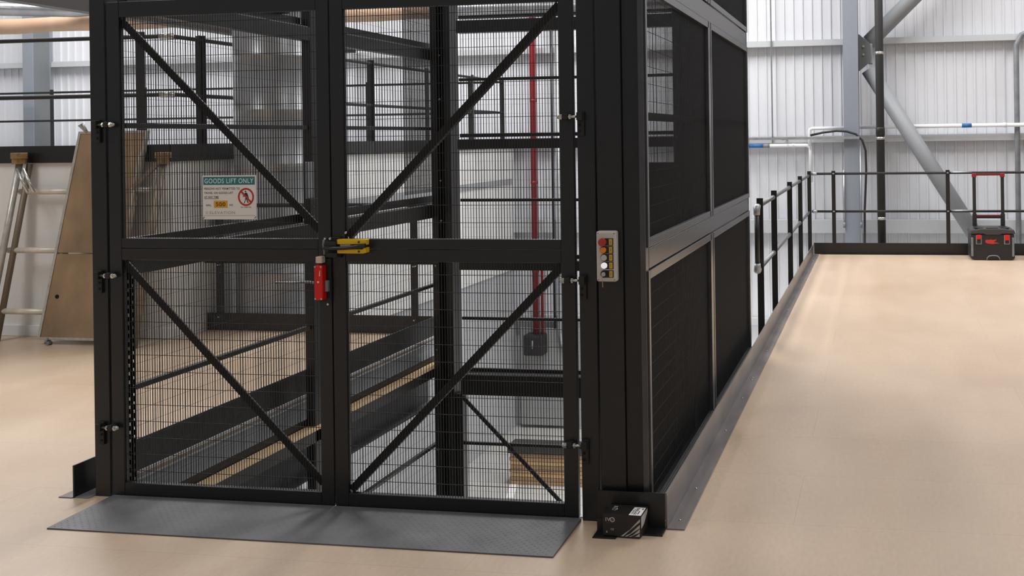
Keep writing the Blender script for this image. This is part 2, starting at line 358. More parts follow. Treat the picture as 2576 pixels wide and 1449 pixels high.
# ================================================================== GATES
def gate(x0, x1, side, label):
    t = thing('lift_gate', label, 'gate', ((x0 + x1) / 2, 0, .008), 'pair of lift gates')
    P = lambda mb, n, mt=BLK, bv=.003, par=None, sm=False: mb.build(n, mt, par or t, bv, sm)
    s = .062; y0, y1 = .0, .03
    P(B(x0, x0 + s, y0, y1, .008, 2.285), 'stile'); P(B(x1 - s, x1, y0, y1, .008, 2.285), 'stile')
    P(B(x0 + s, x1 - s, y0, y1, .008, .068), 'rail'); P(B(x0 + s, x1 - s, y0, y1, 2.212, 2.285), 'rail')
    P(B(x0 + s, x1 - s, y0, y1, 1.150, 1.195), 'rail'); P(B(x0 + s, x1 - s, y0, y1, 1.094, 1.148), 'rail')
    for i, (z0, z1) in enumerate(((.068, 1.094), (1.195, 2.212))):
        stuff(P(wires(x0 + s - .004, x1 - s + .004, z0 - .004, z1 + .004, 'y', .010, .0023, zoff=.0465), 'mesh_infill', WIRE, 0))
        a, b = ((x0 + s, z1 - .012), (x1 - s, z0 + .035)) if side < 0 else ((x0 + s + .005, z0 + .010), (x1 - s, z1 - .012))
        mb = MB().bar((a[0], .019, a[1]), (b[0], .019, b[1]), .034, .008, (0, 1, 0))
        d = Vector((b[0] - a[0], 0, b[1] - a[1])).normalized(); nrm = Vector((-d.z, 0, d.x)) * (.014 if d.z > 0 else -.014) * (-1 if side > 0 else 1)
        mb.bar((a[0] + nrm.x, .032, a[1] + nrm.z), (b[0] + nrm.x, .032, b[1] + nrm.z), .006, .022, (0, 1, 0))
        P(mb, 'brace', BLK2, bv=0)
    # adjustable hinges: black slotted bracket on the post, zinc eye bolt into the stile
    sg = side
    for z in (1.718, 1.024, .325):
        xb = sg * 1.157
        mb = MB(); mb.box(xb - .015, xb + .015, -.012, 0, z - .082, z + .022); mb.box(xb - .013, xb + .013, -.032, -.012, z - .016, z + .018)
        hb = P(mb, 'hinge_bracket', BLK2, .002)
        for dz in (-.035, -.062): MB().disc((xb + sg * -.004, z + dz), .0058, 'y', -.0135, -.0118, 10).build('slot', mat('hole_black', (6, 6, 6), rough=.9), hb)
        mb = MB().tube([(sg * 1.148, -.022, z), (sg * 1.066, -.022, z)], .0052, 8)
        hp = P(mb, 'hinge_bolt', ZINC, 0, sm=True)
        MB().disc((-.022, z), .0115, 'x', sg * 1.118, sg * 1.110, 6).build('nut', ZINC, hp)
        MB().disc((-.022, z), .0125, 'x', sg * 1.080, sg * 1.068, 6).build('nut', ZINC, hp)
        MB().tube([(sg * 1.068, -.022, z), (sg * 1.062, -.022, z), (sg * 1.058, -.022, z), (sg * 1.056, -.022, z)], [.011, .0095, .006, .001], 10).build('dome', ZINC, hp, smooth=True)
        MB().box(min(sg * 1.084, sg * 1.106), max(sg * 1.084, sg * 1.106), -.033, .001, z - .012, z + .014).build('lug', BLK2, hp, .004)
    return t
gL = gate(-1.108, -.002, -1, 'left black mesh lift gate with the white goods lift sign')
gR = gate(.004, 1.121, 1, 'right black mesh lift gate with the yellow latch bars')
# small zinc bolts on the meeting stile
for x, z in ((.072, 1.222), (-.018, .905)): MB().disc((x, z), .0055, 'y', -.007, 0.0, 8).build('bolt', ZINC, gR if x > 0 else gL)

# threshold plate
t = thing('threshold_plate', 'dark grey tread plate ramp in front of lift gates', 'plate', (0, -.2, 0))
poly = [(-.38, 0), (-.38, .006), (-.04, .013), (-.006, .013), (-.006, .0)]
MB().prism(poly, 'x', -1.10, 1.135).build('plate', PLATE, t, .0015)
mb = MB(); r = 0; y = -.365
while y < -.05:
    zz = .006 + (y + .38) / .34 * .007 - .0003
    x = -1.075 + (.017 if r % 2 else 0)
    while x < 1.115:
        a = .6 if r % 2 else -.6; c, s = math.cos(a), math.sin(a); L, W = .0105, .0035
        mb.add([(x + c * L, y + s * L, zz), (x - s * W, y + c * W, zz), (x - c * L, y - s * L, zz), (x + s * W, y - c * W, zz), (x, y, zz + .0016)],
               [(0, 1, 4), (1, 2, 4), (2, 3, 4), (3, 0, 4)]); x += .034
    y += .0165; r += 1
stuff(mb.build('tread_pattern', PLATE, t))

# ------------------------------------------------------------------ gate furniture
t = thing('gate_latch', 'yellow and black slide latch joining the two lift gates', 'latch', (.05, -.01, 1.155))
P = lambda mb, n, mt, bv=.002, sm=False, par=None: mb.build(n, mt, par or t, bv, sm)
P(B(-.008, .050, -.014, -.0005, 1.112, 1.203), 'back_plate', BLK2)
P(B(-.006, .046, -.045, -.014, 1.168, 1.186), 'keeper', BLK2); P(B(-.004, .048, -.04, -.014, 1.118, 1.138), 'keeper', BLK2)
for z0, z1 in ((1.174, 1.196), (1.134, 1.152)):
    mb = MB().prism([(.046, z0), (.166, z0 + (.001 if z0 > 1.15 else -.0)), (.180, z0 - (.004 if z0 > 1.15 else -.006)), (.182, z1), (.046, z1)] if z0 > 1.15 else [(.046, z0), (.168, z0), (.182, z0 + .004), (.182, z1 + .008), (.172, z1 + .008), (.166, z1 + .001), (.046, z1 - .002)], 'y', -.034, -.0005)
    b = P(mb, 'guide_bar', YEL)
    MB().disc((.150, (z0 + z1) / 2), .0052, 'y', -.0352, -.034, 10).build('screw', mat('dark_screw', (70, 56, 20), rough=.5), b)
mb = MB().tube([(-.012, -.040, 1.158), (.05, -.043, 1.158), (.10, -.044, 1.160), (.145, -.044, 1.166), (.184, -.040, 1.170)], [.0085, .0085, .008, .009, .010], 10)
P(mb, 'slide_handle', DARKP, 0, True)
P(B(.052, .100, -.02, -.001, 1.163, 1.174), 'wear_pad', WHT, .001)
P(MB().tube([(-.018, -.03, 1.194), (-.020, -.032, 1.175), (-.017, -.030, 1.15), (-.017, -.028, 1.128)], .005, 8), 'lever', GALVD, 0, True)
for x in (-.020, .004): P(MB().disc((x, 1.197), .0055, 'y', -.02, -.0005, 8), 'bolt', ZINC, 0)
t = thing('safety_switch', 'red gate safety switch with cream actuator head below the latch', 'switch', (-.035, -.01, 1.0))
P(B(-.060, .001, -.010, -.0005, .915, 1.105), 'mounting_plate', BLK2)
b = P(B(-.058, -.019, -.046, -.010, .929, 1.082), 'body', BRT, .004)
for x in (-.053, -.0245):
    for z in (.935, 1.076): MB().disc((x, z), .004, 'y', -.0475, -.0455, 10).build('screw', ZINC, b)
MB().prism([(-.044, 1.010), (-.039, 1.014), (-.034, 1.010), (-.036, 1.005), (-.042, 1.005)], 'y', -.0466, -.0455).build('emblem', WHT, b)
MB().prism([(-.034, 1.035), (-.030, 1.035), (-.0285, 1.062), (-.0318, 1.055)], 'y', -.0466, -.0455).build('print', WHT, b)
P(B(-.052, -.022, -.044, -.012, 1.091, 1.121), 'actuator_head', mat('cream_plastic', (214, 196, 172), rough=.5), .004)
P(B(-.018, -.004, -.03, -.01, .964, 1.014), 'cable_gland', GALVD, .003)
P(MB().tube([(-.064, .012, .945), (-.075, .06, .948), (-.088, .075, .966), (-.115, .08, .982), (-.16, .08, .990), (-.24, .08, .985), (-.33, .082, .984)], .0058, 8), 'conduit', GALV, 0, True)

# sign
t = thing('warning_sign', 'white and teal GOODS LIFT ONLY sign on the left gate mesh', 'sign', (-.495, -.002, 1.281))
SX0, SX1, SZ0, SZ1 = -.628, -.361, 1.281, 1.480; SW, SH = SX1 - SX0, SZ1 - SZ0
fx = lambda f: SX0 + f * SW
fz = lambda f: SZ1 - f * SH
SIGN = mat('sign_board', (238, 232, 226), rough=.4)
B(SX0, SX1, -.003, .0005, SZ0, SZ1).build('board', SIGN, t, .0012)
def fl(x0, x1, z0, z1, mt, name, y=-.0036): return B(fx(x0), fx(x1), y, -.0028, fz(z1), fz(z0)).build(name, mt, t)
fl(.02, .978, .03, .212, TEAL, 'header_band')
text('GOODS LIFT ONLY', fx(.045), fx(.955), fz(.178), fz(.068), -.0040, mat('sign_lettering_white', (206, 232, 230), rough=.5), t)
text('PERSONS NOT PERMITTED TO', fx(.035), fx(.70), fz(.325), fz(.275), -.0034, INK, t)
text('TRAVEL ON GOODS LIFT', fx(.035), fx(.575), fz(.42), fz(.37), -.0034, INK, t)
text('AT ANY TIME', fx(.035), fx(.305), fz(.515), fz(.465), -.0034, INK, t)
fl(.035, .305, .523, .531, INK, 'underline')
fl(.213, .468, .572, .735, mat('sign_yellow', (222, 166, 34), rough=.5), 'load_panel')
text('500', fx(.25), fx(.43), fz(.70), fz(.607), -.0041, mat('brown_ink', (110, 64, 12), rough=.6), t)
text('SWL', fx(.065), fx(.165), fz(.70), fz(.655), -.0034, INK, t); text('KG', fx(.505), fx(.565), fz(.69), fz(.648), -.0034, INK, t)
text('NOT PERMITTED', fx(.715), fx(.905), fz(.735), fz(.71), -.0034, INK, t)
text('ELEVATION', fx(.135), fx(.605), fz(.878), fz(.812), -.0034, INKL, t, bold=0)
mb = MB()
for k in range(3): mb.box(fx(.052), fx(.105), -.0034, -.0029, fz(.828 + k * .023), fz(.816 + k * .023))
mb.build('emblem', mat('sand_ink', (206, 194, 176), rough=.6), t)
fl(.02, .975, .905, .911, INKL, 'rule')
cx, cz, R = fx(.812), fz(.49), .0395
mb = MB(); n = 36
for k in range(n):
    a0, a1 = 2 * math.pi * k / n, 2 * math.pi * (k + 1) / n
    mb.prism([(cx + R * math.cos(a0), cz + R * 1.03 * math.sin(a0)), (cx + R * math.cos(a1), cz + R * 1.03 * math.sin(a1)), (cx + .8 * R * math.cos(a1), cz + .83 * R * math.sin(a1)), (cx + .8 * R * math.cos(a0), cz + .83 * R * math.sin(a0))], 'y', -.0036, -.0029)
mb.bar((cx - .62 * R, -.0036, cz + .66 * R), (cx + .64 * R, -.0036, cz - .62 * R), .0085, .0012, (0, 1, 0)); mb.build('prohibition_ring', mat('sign_red', (186, 44, 38), rough=.5), t)
mb = MB(); fy = ('y', -.0035, -.0028)
mb.disc((cx - .002, cz + .0245), .0036, *fy, n=12)
mb.prism([(cx - .004, cz + .019), (cx + .005, cz + .019), (cx + .010, cz + .008), (cx + .013, cz - .004), (cx + .0105, cz - .005), (cx + .006, cz + .006), (cx + .004, cz - .004), (cx - .003, cz - .005), (cx - .004, cz + .006), (cx - .014, cz + .0), (cx - .015, cz + .0025)], *fy)
mb.prism([(cx - .003, cz - .004), (cx + .004, cz - .004), (cx - .003, cz - .016), (cx - .007, cz - .028), (cx - .011, cz - .028), (cx - .005, cz - .014)], *fy)
mb.prism([(cx, cz - .004), (cx + .0045, cz - .004), (cx + .007, cz - .015), (cx + .013, cz - .026), (cx + .009, cz - .028), (cx + .003, cz - .016)], *fy)
mb.build('walking_figure', mat('sign_black', (36, 36, 38), rough=.6), t)
mb = MB()
for x, z in ((.018, .965), (.982, .955)): mb.bar((fx(x) - .004, -.004, fz(z) - .004), (fx(x) + .004, -.004, fz(z) + .005), .0015, .0022, (0, 1, 0))
mb.build('cable_tie', DARKP, t)

# control box
t = thing('control_box', 'pale grey push button control box on the corner column', 'control box', (1.27, -.01, 1.13))
ENC = mat('pale_grey_enclosure', (202, 197, 191), rough=.5)
b = B(1.229, 1.316, -.052, -.0105, 1.024, 1.236).build('enclosure', ENC, t, .008)
for x in (1.2375, 1.3075):
    for z in (1.033, 1.227): MB().disc((x, z), .0028, 'y', -.0526, -.0518, 8).build('screw', GALVD, b)
LBL = mat('yellow_label', (214, 176, 60), rough=.55)
for nm, x, z, r, h, mt in (('emergency_button', 1.2596, 1.191, .0165, .022, mat('button_red', (176, 52, 44), rough=.4)), ('lamp_button', 1.262, 1.158, .0125, .014, mat('button_orange', (238, 140, 14), rough=.35)),
                     ('call_button', 1.264, 1.1255, .0125, .012, mat('button_grey', (196, 194, 190), rough=.4)), ('lit_button', 1.265, 1.093, .0130, .014, mat('button_lit_white', (250, 250, 248), rough=.4, emit=((255, 255, 255), .55))), ('key_switch', 1.263, 1.0575, .0125, .012, BLK2)):
    B(x - .004, 1.3035, -.0535, -.051, z - .0155, z + .0155).build('legend_plate', DARKP, t, .001)
    MB().disc((x, z), .0155 if 'emer' not in nm else .012, 'y', -.056, -.052, 20).build('bezel', DARKP, t)
    o = MB().disc((x, z), r, 'y', -.052 - h, -.054, 24).build(nm, mt, t, .002)
    B(1.2855, 1.2995, -.0545, -.053, z - .0125, z + .0125).build('legend', LBL, t)
    MB().box(1.2915, 1.2935, -.0549, -.0544, z - .006, z + .006).build('print', INK, t)
    if nm == 'key_switch':
        k = MB().disc((x, z), .009, 'y', -.067, -.063, 16).build('key_barrel', ZINC, t)
        MB().bar((x - .006, -.070, z - .008), (x + .007, -.070, z + .009), .004, .005, (0, 1, 0)).build('key_bow', ZINC, t)
        MB().tube([(x - .006, -.068, z - .010), (x - .0075, -.062, z - .022), (x - .0065, -.058, z - .036)], .0012, 6).build('key_ring', ZINC, t)
        B(x - .0085, x - .004, -.0575, -.0555, z - .056, z - .034).build('spare_key', mat('brass', (160, 138, 98), rough=.35, metal=.7), t)

# ================================================================== KERBS
def kerb(label, segs, screws, mt=KERB, axis='flat', rootloc=(0, 0, 0)):
    t = thing('edge_kerb', label, 'kerb', rootloc)
    for nm, bx, mm in segs: B(*bx).build(nm, mm, t, .001)
    for x, y, z in screws:
        MB().tube([(x, y, z), (x, y, z + .0025), (x, y, z + .004)], [.0062, .006, .002], 10).build('screw', ZINC, t, smooth=True)
    return t
ys = [.04, .42, 1.32, 2.0, 2.46, 2.52, 3.35, 4.25, 5.1, 6.0, 6.9, 7.8, 8.7]
kerb('long bare steel angle kerb along the floor edge right of the lift',
     [('upstand', (1.507, 1.515, -.04, 4.42, -.02, .147), KERB), ('flange', (1.515, 1.59, -.052, 4.42, 0, .006), KERB),
      ('upstand', (1.507, 1.515, 4.424, 9.40, -.02, .143), KERB), ('flange', (1.515, 1.588, 4.424, 9.40, 0, .006), KERB)],
     [(1.552, y, .006) for y in ys], rootloc=(1.515, 4, 0))
kerb('short black angle kerb behind the cardboard box at the lift corner',
     [('upstand', (1.216, 1.506, -.044, -.036, 0, .147), BLK), ('flange', (1.36, 1.513, -.125, -.045, 0, .006), BLK)], [], rootloc=(1.36, -.05, 0))
t = thing('offcut_plate', 'small black steel offcut on floor left of cardboard box', 'plate', (1.28, -.14, 0))
B(1.232, 1.329, -.176, -.105, 0, .005).build('foot', BLK, t, .001); B(1.232, 1.270, -.105, -.098, 0, .055).build('upright', BLK, t, .001)
kerb('steel angle kerb along the floor edge left of the lift',
     [('upstand', (-1.285, -1.277, -.037, 3.74, -.02, .150), BLK), ('flange', (-1.355, -1.285, -.043, 3.74, 0, .005), KERB), ('trim_strip', (-1.277, -1.266, .0, 3.74, -.020, -.006), PIPEW)],
     [(-1.312, y, .005) for y in (.03, .8, 1.6, 2.4, 3.2)], rootloc=(-1.28, 1.8, 0))
B(-1.276, -1.205, -.036, .3, .0005, .004).build('floor_strip', GALVD, None, .001); o = bpy.context.scene.objects['floor_strip']
tag(o, 'thin metal strip on floor between left kerb and gate post', 'strip')
kerb('black steel kerb plate under the far railing', [('upstand', (1.515, 9.3, 9.485, 9.497, -.02, .150), BLK), ('flange', (1.60, 9.3, 9.42, 9.485, 0, .004), BLK)], [], rootloc=(5, 9.49, 0))
# mezzanine edge steel seen down the well
t = thing('edge_beam', 'galvanised channel beam under the floor left of the lift well', 'beam', (-1.3, 1.8, -.2))
mb = MB(); mb.box(-1.295, -1.287, -.02, 3.72, -.175, -.042); mb.box(-1.287, -1.262, -.02, 3.72, -.050, -.042); mb.box(-1.287, -1.262, -.02, 3.72, -.175, -.167)
mb.build('web', mat('pale_galvanised', (196, 198, 202), rough=.5), t, .001)
B(-1.40, -1.296, -.02, 3.72, -.175, -.042).build('joist_ends', BLK2, t)
t = thing('main_beam', 'deep grey main beam below the channel left of the lift well', 'beam', (-1.4, 1.8, -.4))
mb = MB(); mb.box(-1.335, -1.323, -3.5, 3.70, -.545, -.19); mb.box(-1.42, -1.255, -3.5, 3.70, -.19, -.176); mb.box(-1.42, -1.255, -3.5, 3.70, -.559, -.545)
mb.build('web', mat('dark_grey_primer', (84, 86, 90), rough=.6), t, .001)
for nm, q, lb in (('main_beam', (1.52, 1.62, .03, 9.44, -.45, -.042), 'black main beam under the floor right of the lift well'), ('main_beam', (-11, -1.43, 3.60, 3.74, -.45, -.042), 'black main beam under the railing behind the lift'), ('main_beam', (1.63, 9.3, 9.34, 9.46, -.45, -.042), 'black main beam under the far floor edge')):
    tag(B(*q).build(nm, BLK, None, .004, origin=((q[0] + q[1]) / 2, (q[2] + q[3]) / 2, q[4])), lb, 'beam')

# ================================================================== RAILINGS
def clamp(p, t, r=.030, mt=ZINC): return MB().tube([(p[0], p[1], p[2] - r), (p[0], p[1], p[2] - r * .5), (p[0], p[1], p[2] + r * .5), (p[0], p[1], p[2] + r)], [r * .7, r, r, r * .7], 12).build('clamp', mt, t, smooth=True)
t = thing('safety_railing', 'black post railing with grey tubes along the edge beyond the lift', 'railing', (1.46, 6.6, 0))
for y in (3.80, 4.88, 6.49, 7.90, 9.50): B(1.435, 1.487, y - .006, y + .006, -.12, 1.125).build('post', BLK, t, .001)
for z in (1.062, .562): MB().tube([(1.452, 3.66, z), (1.452, 9.48, z)], .0185, 12).build('rail', RAILG, t, smooth=True)
MB().tube([(1.452, 3.66, .58), (1.452, 3.66, 1.045)], .019, 12).build('end_tube', BLK, t, smooth=True)
for z, s in ((1.062, 1), (.562, -1)):
    MB().tube([(1.452, 3.74, z), (1.452, 3.69, z), (1.452, 3.665, z - s * .005), (1.452, 3.66, z - s * .03), (1.452, 3.66, z - s * .06)], [.024, .026, .030, .027, .025], 12).build('elbow', GALV, t, smooth=True)
for y in (4.88, 6.49, 7.90):
    for z in (1.062, .562): MB().tube([(1.452, y - .045, z), (1.452, y + .02, z)], .0225, 12).build('collar', GALVD, t, smooth=True)
t = thing('safety_railing', 'black two rail railing across the far floor edge behind the toolbox', 'railing', (5, 9.52, 0))
for x in (1.79, 3.305, 4.82, 6.33): B(x - .026, x + .026, 9.498, 9.51, -.1, 1.127).build('post', BLK, t, .001)
for z in (1.087, .574):
    MB().tube([(1.49, 9.53, z), (9.2, 9.53, z)], .0165, 12).build('rail', BLK2, t, smooth=True)
    MB().tube([(1.50, 9.53, z), (1.565, 9.53, z)], .024, 12).build('clamp', GALV, t, smooth=True)
    MB().tube([(3.345, 9.53, z + .004), (3.62, 9.53, z + .004)], .0168, 12).build('rail_highlight', GALV, t, smooth=True)  # bright sleeve stands in for the highlight on this stretch of rail
    for x in (1.79, 3.305): MB().tube([(x - .012, 9.494, z), (x + .012, 9.494, z)], .010, 8).build('bolt', GALVD, t)
t = thing('safety_railing', 'black railing on floor level behind the lift shaft', 'railing', (-2.3, 3.75, 0))
B(-3.385, -1.30, 3.742, 3.752, 0, .150).build('kick_plate', BLK, t, .001)
for x in (-3.268, -2.37, -1.466): B(x - .032, x + .032, 3.755, 3.768, -.1, 1.12).build('post', BLK, t, .001)
for z in (.600, 1.083): MB().tube([(-3.39, 3.735, z), (-1.25, 3.735, z)], .0175, 12).build('rail', BLK2, t, smooth=True)
for x in (-3.268, -1.466):
    for z in (.6, .15): MB().disc((x + .02, z - .03), .007, 'y', 3.70, 3.755, 8).build('bolt', ZINC, t)
t = thing('safety_railing', 'black railing on the upper platform at the left', 'railing', (-5, OY, 1.52))
for x, y in ((-3.66, OY + .0), (-5.5, OY), (-7.3, OY), (-9.1, OY)): B(x - .036, x + .036, y - .028, y - .014, 1.52, 2.56).build('post', BLK, t, .001)
for y in (3.75, 6.68, 8.13, 9.6): B(OX - .014, OX + .0, y - .036, y + .036, 1.50, 2.56).build('post', BLK, t, .001); 
for y in (3.75, 6.68): B(OX - .06, OX + .03, y - .006, y + .006, 1.50, 2.56).build('post_flange', BLK, t, .001)
for z in (2.52, 2.034):
    MB().tube([(-12, OY - .004, z), (OX - .06, OY - .004, z), (OX - .02, OY + .02, z), (OX - .004, OY + .07, z), (OX - .004, 10.5, z)], .018, 12).build('rail', BLK2, t, smooth=True)
    MB().tube([(OX - .09, OY - .004, z), (OX - .02, OY - .0, z), (OX + .01, OY + .03, z)], .026, 12).build('elbow', ZINC, t, smooth=True)
t = thing('safety_railing', 'black railing along the rear edge of the upper platform', 'railing', (-7, 10.7, 1.52))
for x in (-11.25, -9.5, -7.5, -5.56, -3.86, -3.33): B(x - .03, x + .03, 10.55, 10.562, 1.5, 2.55).build('post', BLK, t, .001)
for z in (2.50, 2.03): MB().tube([(-13.5, 10.54, z), (-3.30, 10.54, z)], .018, 10).build('rail', BLK2, t, smooth=True)

# ================================================================== FAR WALL FITTINGS
t = thing('steel_column', 'grey blue steel column on far wall beside the black pipe', 'column', (2.02, 10.9, -3))
mb = MB(); mb.box(1.905, 2.125, 10.52, 10.536, -3, 7.75); mb.box(1.905, 2.125, 10.98, 10.996, -3, 7.75); mb.box(2.010, 2.020, 10.536, 10.98, -3, 7.75)
mb.build('section', COLM, t, .002)
t = thing('steel_column', 'grey steel column standing behind the railing at far left', 'column', (-11.9, 10.9, 1.52))
mb = MB(); x0 = -11.98; mb.box(x0, x0 + .20, 10.74, 10.756, 1.52, 7.75); mb.box(x0, x0 + .20, 11.09, 11.106, 1.52, 7.75); mb.box(x0 + .095, x0 + .107, 10.756, 11.09, 1.52, 7.75)
mb.build('section', COLM, t, .002)
B(x0 + .108, x0 + .195, 10.757, 11.089, 1.52, 7.7).build('casing', mat('mid_grey_paint', (112, 116, 118), rough=.55), t)
# diagonal bracing tubes with gusset plate
t = thing('cross_bracing', 'grey tubular cross bracing bolted to the far column', 'bracing', (2.2, 10.85, 2.8))
def btube(a, b, r=.115):
    MB().tube([a, b], r, 28).build('brace_tube', BRACE, t, smooth=True)
btube((2.27, 10.85, 2.58), (4.02, 10.85, -.28)); btube((2.28, 10.85, 2.98), (4.1, 10.85, 4.75))
g = MB().prism([(2.127, 3.09), (2.14, 3.09), (2.30, 2.95), (2.315, 2.72), (2.30, 2.68), (2.14, 2.55), (2.127, 2.55)], 'y', 10.70, 10.716).build('gusset_plate', mat('dark_gusset', (92, 93, 95), rough=.5), t, .003)
for z in (2.91, 2.79): MB().disc((2.20, z), .018, 'y', 10.685, 10.70, 6).build('bolt', GALV, g)
MB().box(2.27, 2.33, 10.735, 10.96, 2.66, 2.95).build('end_plate', BRACE, t, .004)
t = thing('rainwater_pipe', 'black vertical pipe with bright clips beyond the far railing', 'pipe', (2.43, 9.75, -3))
MB().tube([(2.428, 9.75, -3), (2.428, 9.75, 7.7)], .056, 24).build('pipe', BLK2, t, smooth=True)
for z in (2.73, 1.56, .46): MB().tube([(2.428, 9.75, z - .018), (2.428, 9.75, z + .018)], .0585, 24).build('clip', ZINC, t, smooth=True); MB().box(2.36, 2.372, 9.72, 9.9, z - .012, z + .012).build('clip_lug', ZINC, t)
MB().tube([(2.428, 9.75, 1.60), (2.428, 9.75, 1.66), (2.428, 9.75, 1.70), (2.428, 9.75, 1.71)], [.064, .064, .064, .057], 24).build('socket', BLK, t, smooth=True)
def pipe(label, pts, r, mt, extra=(), cat='pipe', name='service_pipe', loc=None):
    t = thing(name, label, cat, loc or pts[0]); MB().tube(pts, r, 14).build('pipe', mt, t, smooth=True)
    for nm, a, b, rr, m2 in extra: MB().tube([a, b], rr, 14).build(nm, m2, t, smooth=True)
    return t
pipe('white pipe with a blue band running above the far railing', [(2.13, 11.01, 1.725), (9, 11.01, 1.725)], .030, PIPEW, [('band', (3.62, 11.01, 1.725), (3.76, 11.01, 1.725), .0315, BLUE), ('coupling', (4.2, 11.01, 1.725), (4.26, 11.01, 1.725), .036, PIPEW)])
pipe('short white pipe left of the grey blue column', [(1.905, 11.0, 1.715), (1.42, 11.0, 1.715), (1.38, 11, 1.70), (1.375, 11, 1.66), (1.375, 11, 1.45)], .027, PIPEW)
pipe('white pipe dropping to the railing with a blue end band', [(-.6, 11.06, 1.46), (1.33, 11.06, 1.46), (1.375, 11.06, 1.43), (1.38, 11.06, 1.38), (1.38, 11.06, .9)], .028, PIPEW, [('band', (.44, 11.06, 1.46), (.66, 11.06, 1.46), .0295, BLUE), ('joint', (.66, 11.06, 1.46), (.76, 11.06, 1.46), .0295, GALVD), ('coupling', (1.1, 11.06, 1.46), (1.13, 11.06, 1.46), .032, PIPEW)])
pipe('thin grey conduit running up the far wall near the lift', [(.80, 11.1, 1.5), (.79, 11.1, 7.5)], .012, GALV)
pipe('tall grey pipe at the right end of the far wall', [(4.42, 11.085, -3), (4.42, 11.085, 2.9), (4.50, 11.085, 3.05), (4.62, 11.085, 3.1), (9, 11.085, 3.1)], .04, GALVD)
pipe('black cable looping from the cable tray down beside the far column', [(1.42, 10.47, 1.612), (1.6, 10.46, 1.65), (1.8, 10.45, 1.672), (1.95, 10.45, 1.662), (2.08, 10.45, 1.62), (2.17, 10.45, 1.53), (2.215, 10.45, 1.38), (2.22, 10.45, 1.1), (2.19, 10.45, .5), (2.18, 10.45, -.3)], .017, DARKP, cat='cable', name='cable')
t = thing('cable_tray', 'thin grey cable tray crossing the far column', 'cable tray', (1.2, 10.45, 1.55))
mb = MB(); mb.box(.3, 2.13, 10.43, 10.505, 1.553, 1.558); mb.box(.3, 2.13, 10.43, 10.434, 1.558, 1.588); mb.box(.3, 2.13, 10.501, 10.505, 1.558, 1.588); mb.build('tray', GALV, t)
MB().box(1.0, 1.03, 10.505, 11.13, 1.545, 1.553).build('bracket', GALV, t); MB().box(.4, .43, 10.505, 11.13, 1.545, 1.553).build('bracket', GALV, t)
for x, lb in ((1.895, 'slim grey conduit on the left edge of the far column'), (2.140, 'slim grey conduit on the right edge of the far column')):
    pipe(lb, [(x, 10.50, -.3 if x > 2 else .3), (x, 10.50, 1.10 if x < 2 else 1.45)], .013, GALV, [('socket_end', (x, 10.5, .26), (x, 10.5, .34), .018, GALVD)], cat='conduit', name='conduit')
# fire main at the rear left of the lift
t = thing('fire_main', 'red fire main pipe on the far wall behind the lift', 'pipe', (-2.99, 11.0, -1.5))
MB().tube([(-2.995, 11.0, -1.468), (-2.995, 11.0, 7.7)], .048, 16).build('riser', RED, t, smooth=True)
MB().tube([(-2.885, 11.0, -1.468), (-2.885, 11.0, -.35), (-2.94, 11.0, -.28)], .026, 12).build('branch', RED, t, smooth=True)
for z in (-.5, .9, 2.2, 3.6): MB().tube([(-2.995, 11.0, z), (-2.995, 11.0, z + .05)], .053, 16).build('joint', RED, t, smooth=True)
t = thing('valve_box', 'black box fixed at the foot of the red fire main', 'valve box', (-3.0, 11.0, -1.8))
B(-3.165, -2.845, 10.86, 11.12, -1.80, -1.47).build('body', DARKP, t, .03); B(-3.14, -2.87, 10.845, 10.86, -1.77, -1.5).build('cover', DARKP, t, .02)
MB().tube([(-3.005, 10.84, -1.55), (-3.005, 10.83, -1.68)], .018, 10).build('handle', GALVD, t, smooth=True)
pipe('thin black pipe beside the red fire main', [(-2.715, 11.1, -1.4), (-2.715, 11.1, 4.2)], .016, BLK)
pipe('pale grey pipe with a U bend near the red fire main', [(-2.60, 11.05, 4.5), (-2.62, 11.05, -1.45), (-2.60, 11.05, -1.62), (-2.54, 11.05, -1.70), (-2.47, 11.05, -1.62), (-2.46, 11.05, -1.2)], .034, GALV)
tag(B(-3.30, -2.3, 11.10, 11.125, -2.95, -1.40).build('wall_board', mat('grey_board', (150, 151, 152), rough=.7), None, .003, origin=(-2.8, 11.11, -2.9)), 'grey board on the lower far wall behind the valve box', 'board')
# big galvanised duct behind railing
t = thing('ventilation_duct', 'large round galvanised duct rising behind the lift shaft', 'duct', (-2.98, 4.16, -3))
pts = []; rr = []; z = -3.0
while z < 7.6:
    for dz, r in ((0, .345), (.10, .345), (.105, .349), (.115, .349), (.12, .345)): pts.append((-2.98, 4.16, z + dz)); rr.append(r)
    z += .48
MB().tube(pts, rr, 48).build('duct', mat('spiral_duct_zinc', (176, 178, 181), rough=.33, metal=.5, noise=(2.5, .1)), t, smooth=True)
# high level pipes in the rear left
t = thing('lagged_duct', 'long brown paper wrapped duct under the roof at rear left', 'duct', (-7, 9.5, 3.5))
pts = [(-13, 9.5, 3.50)] + [(-12.5 + k * .55, 9.5 + .01 * math.sin(k * 2.1), 3.495 + .012 * math.sin(k * 1.7)) for k in range(16)] + [(-3.7, 9.5, 3.49)]
MB().tube(pts, [.118 + .006 * math.sin(k * 2.3) for k in range(len(pts))], 20).build('lagging', mat('kraft_lagging', (182, 150, 124), rough=.55, noise=(3, .08), bump=(6, .6)), t, smooth=True)
MB().tube([(-3.7, 9.5, 3.49), (-3.2, 9.5, 3.5), (-2.6, 9.5, 3.5), (-1.6, 9.5, 3.49), (.6, 9.5, 3.5)], [.125, .115, .12, .11, .115], 18).build('foil_sleeve', mat('crinkled_foil', (150, 151, 154), rough=.28, metal=.75, noise=(4, .2), bump=(7, 2.5)), t, smooth=True)
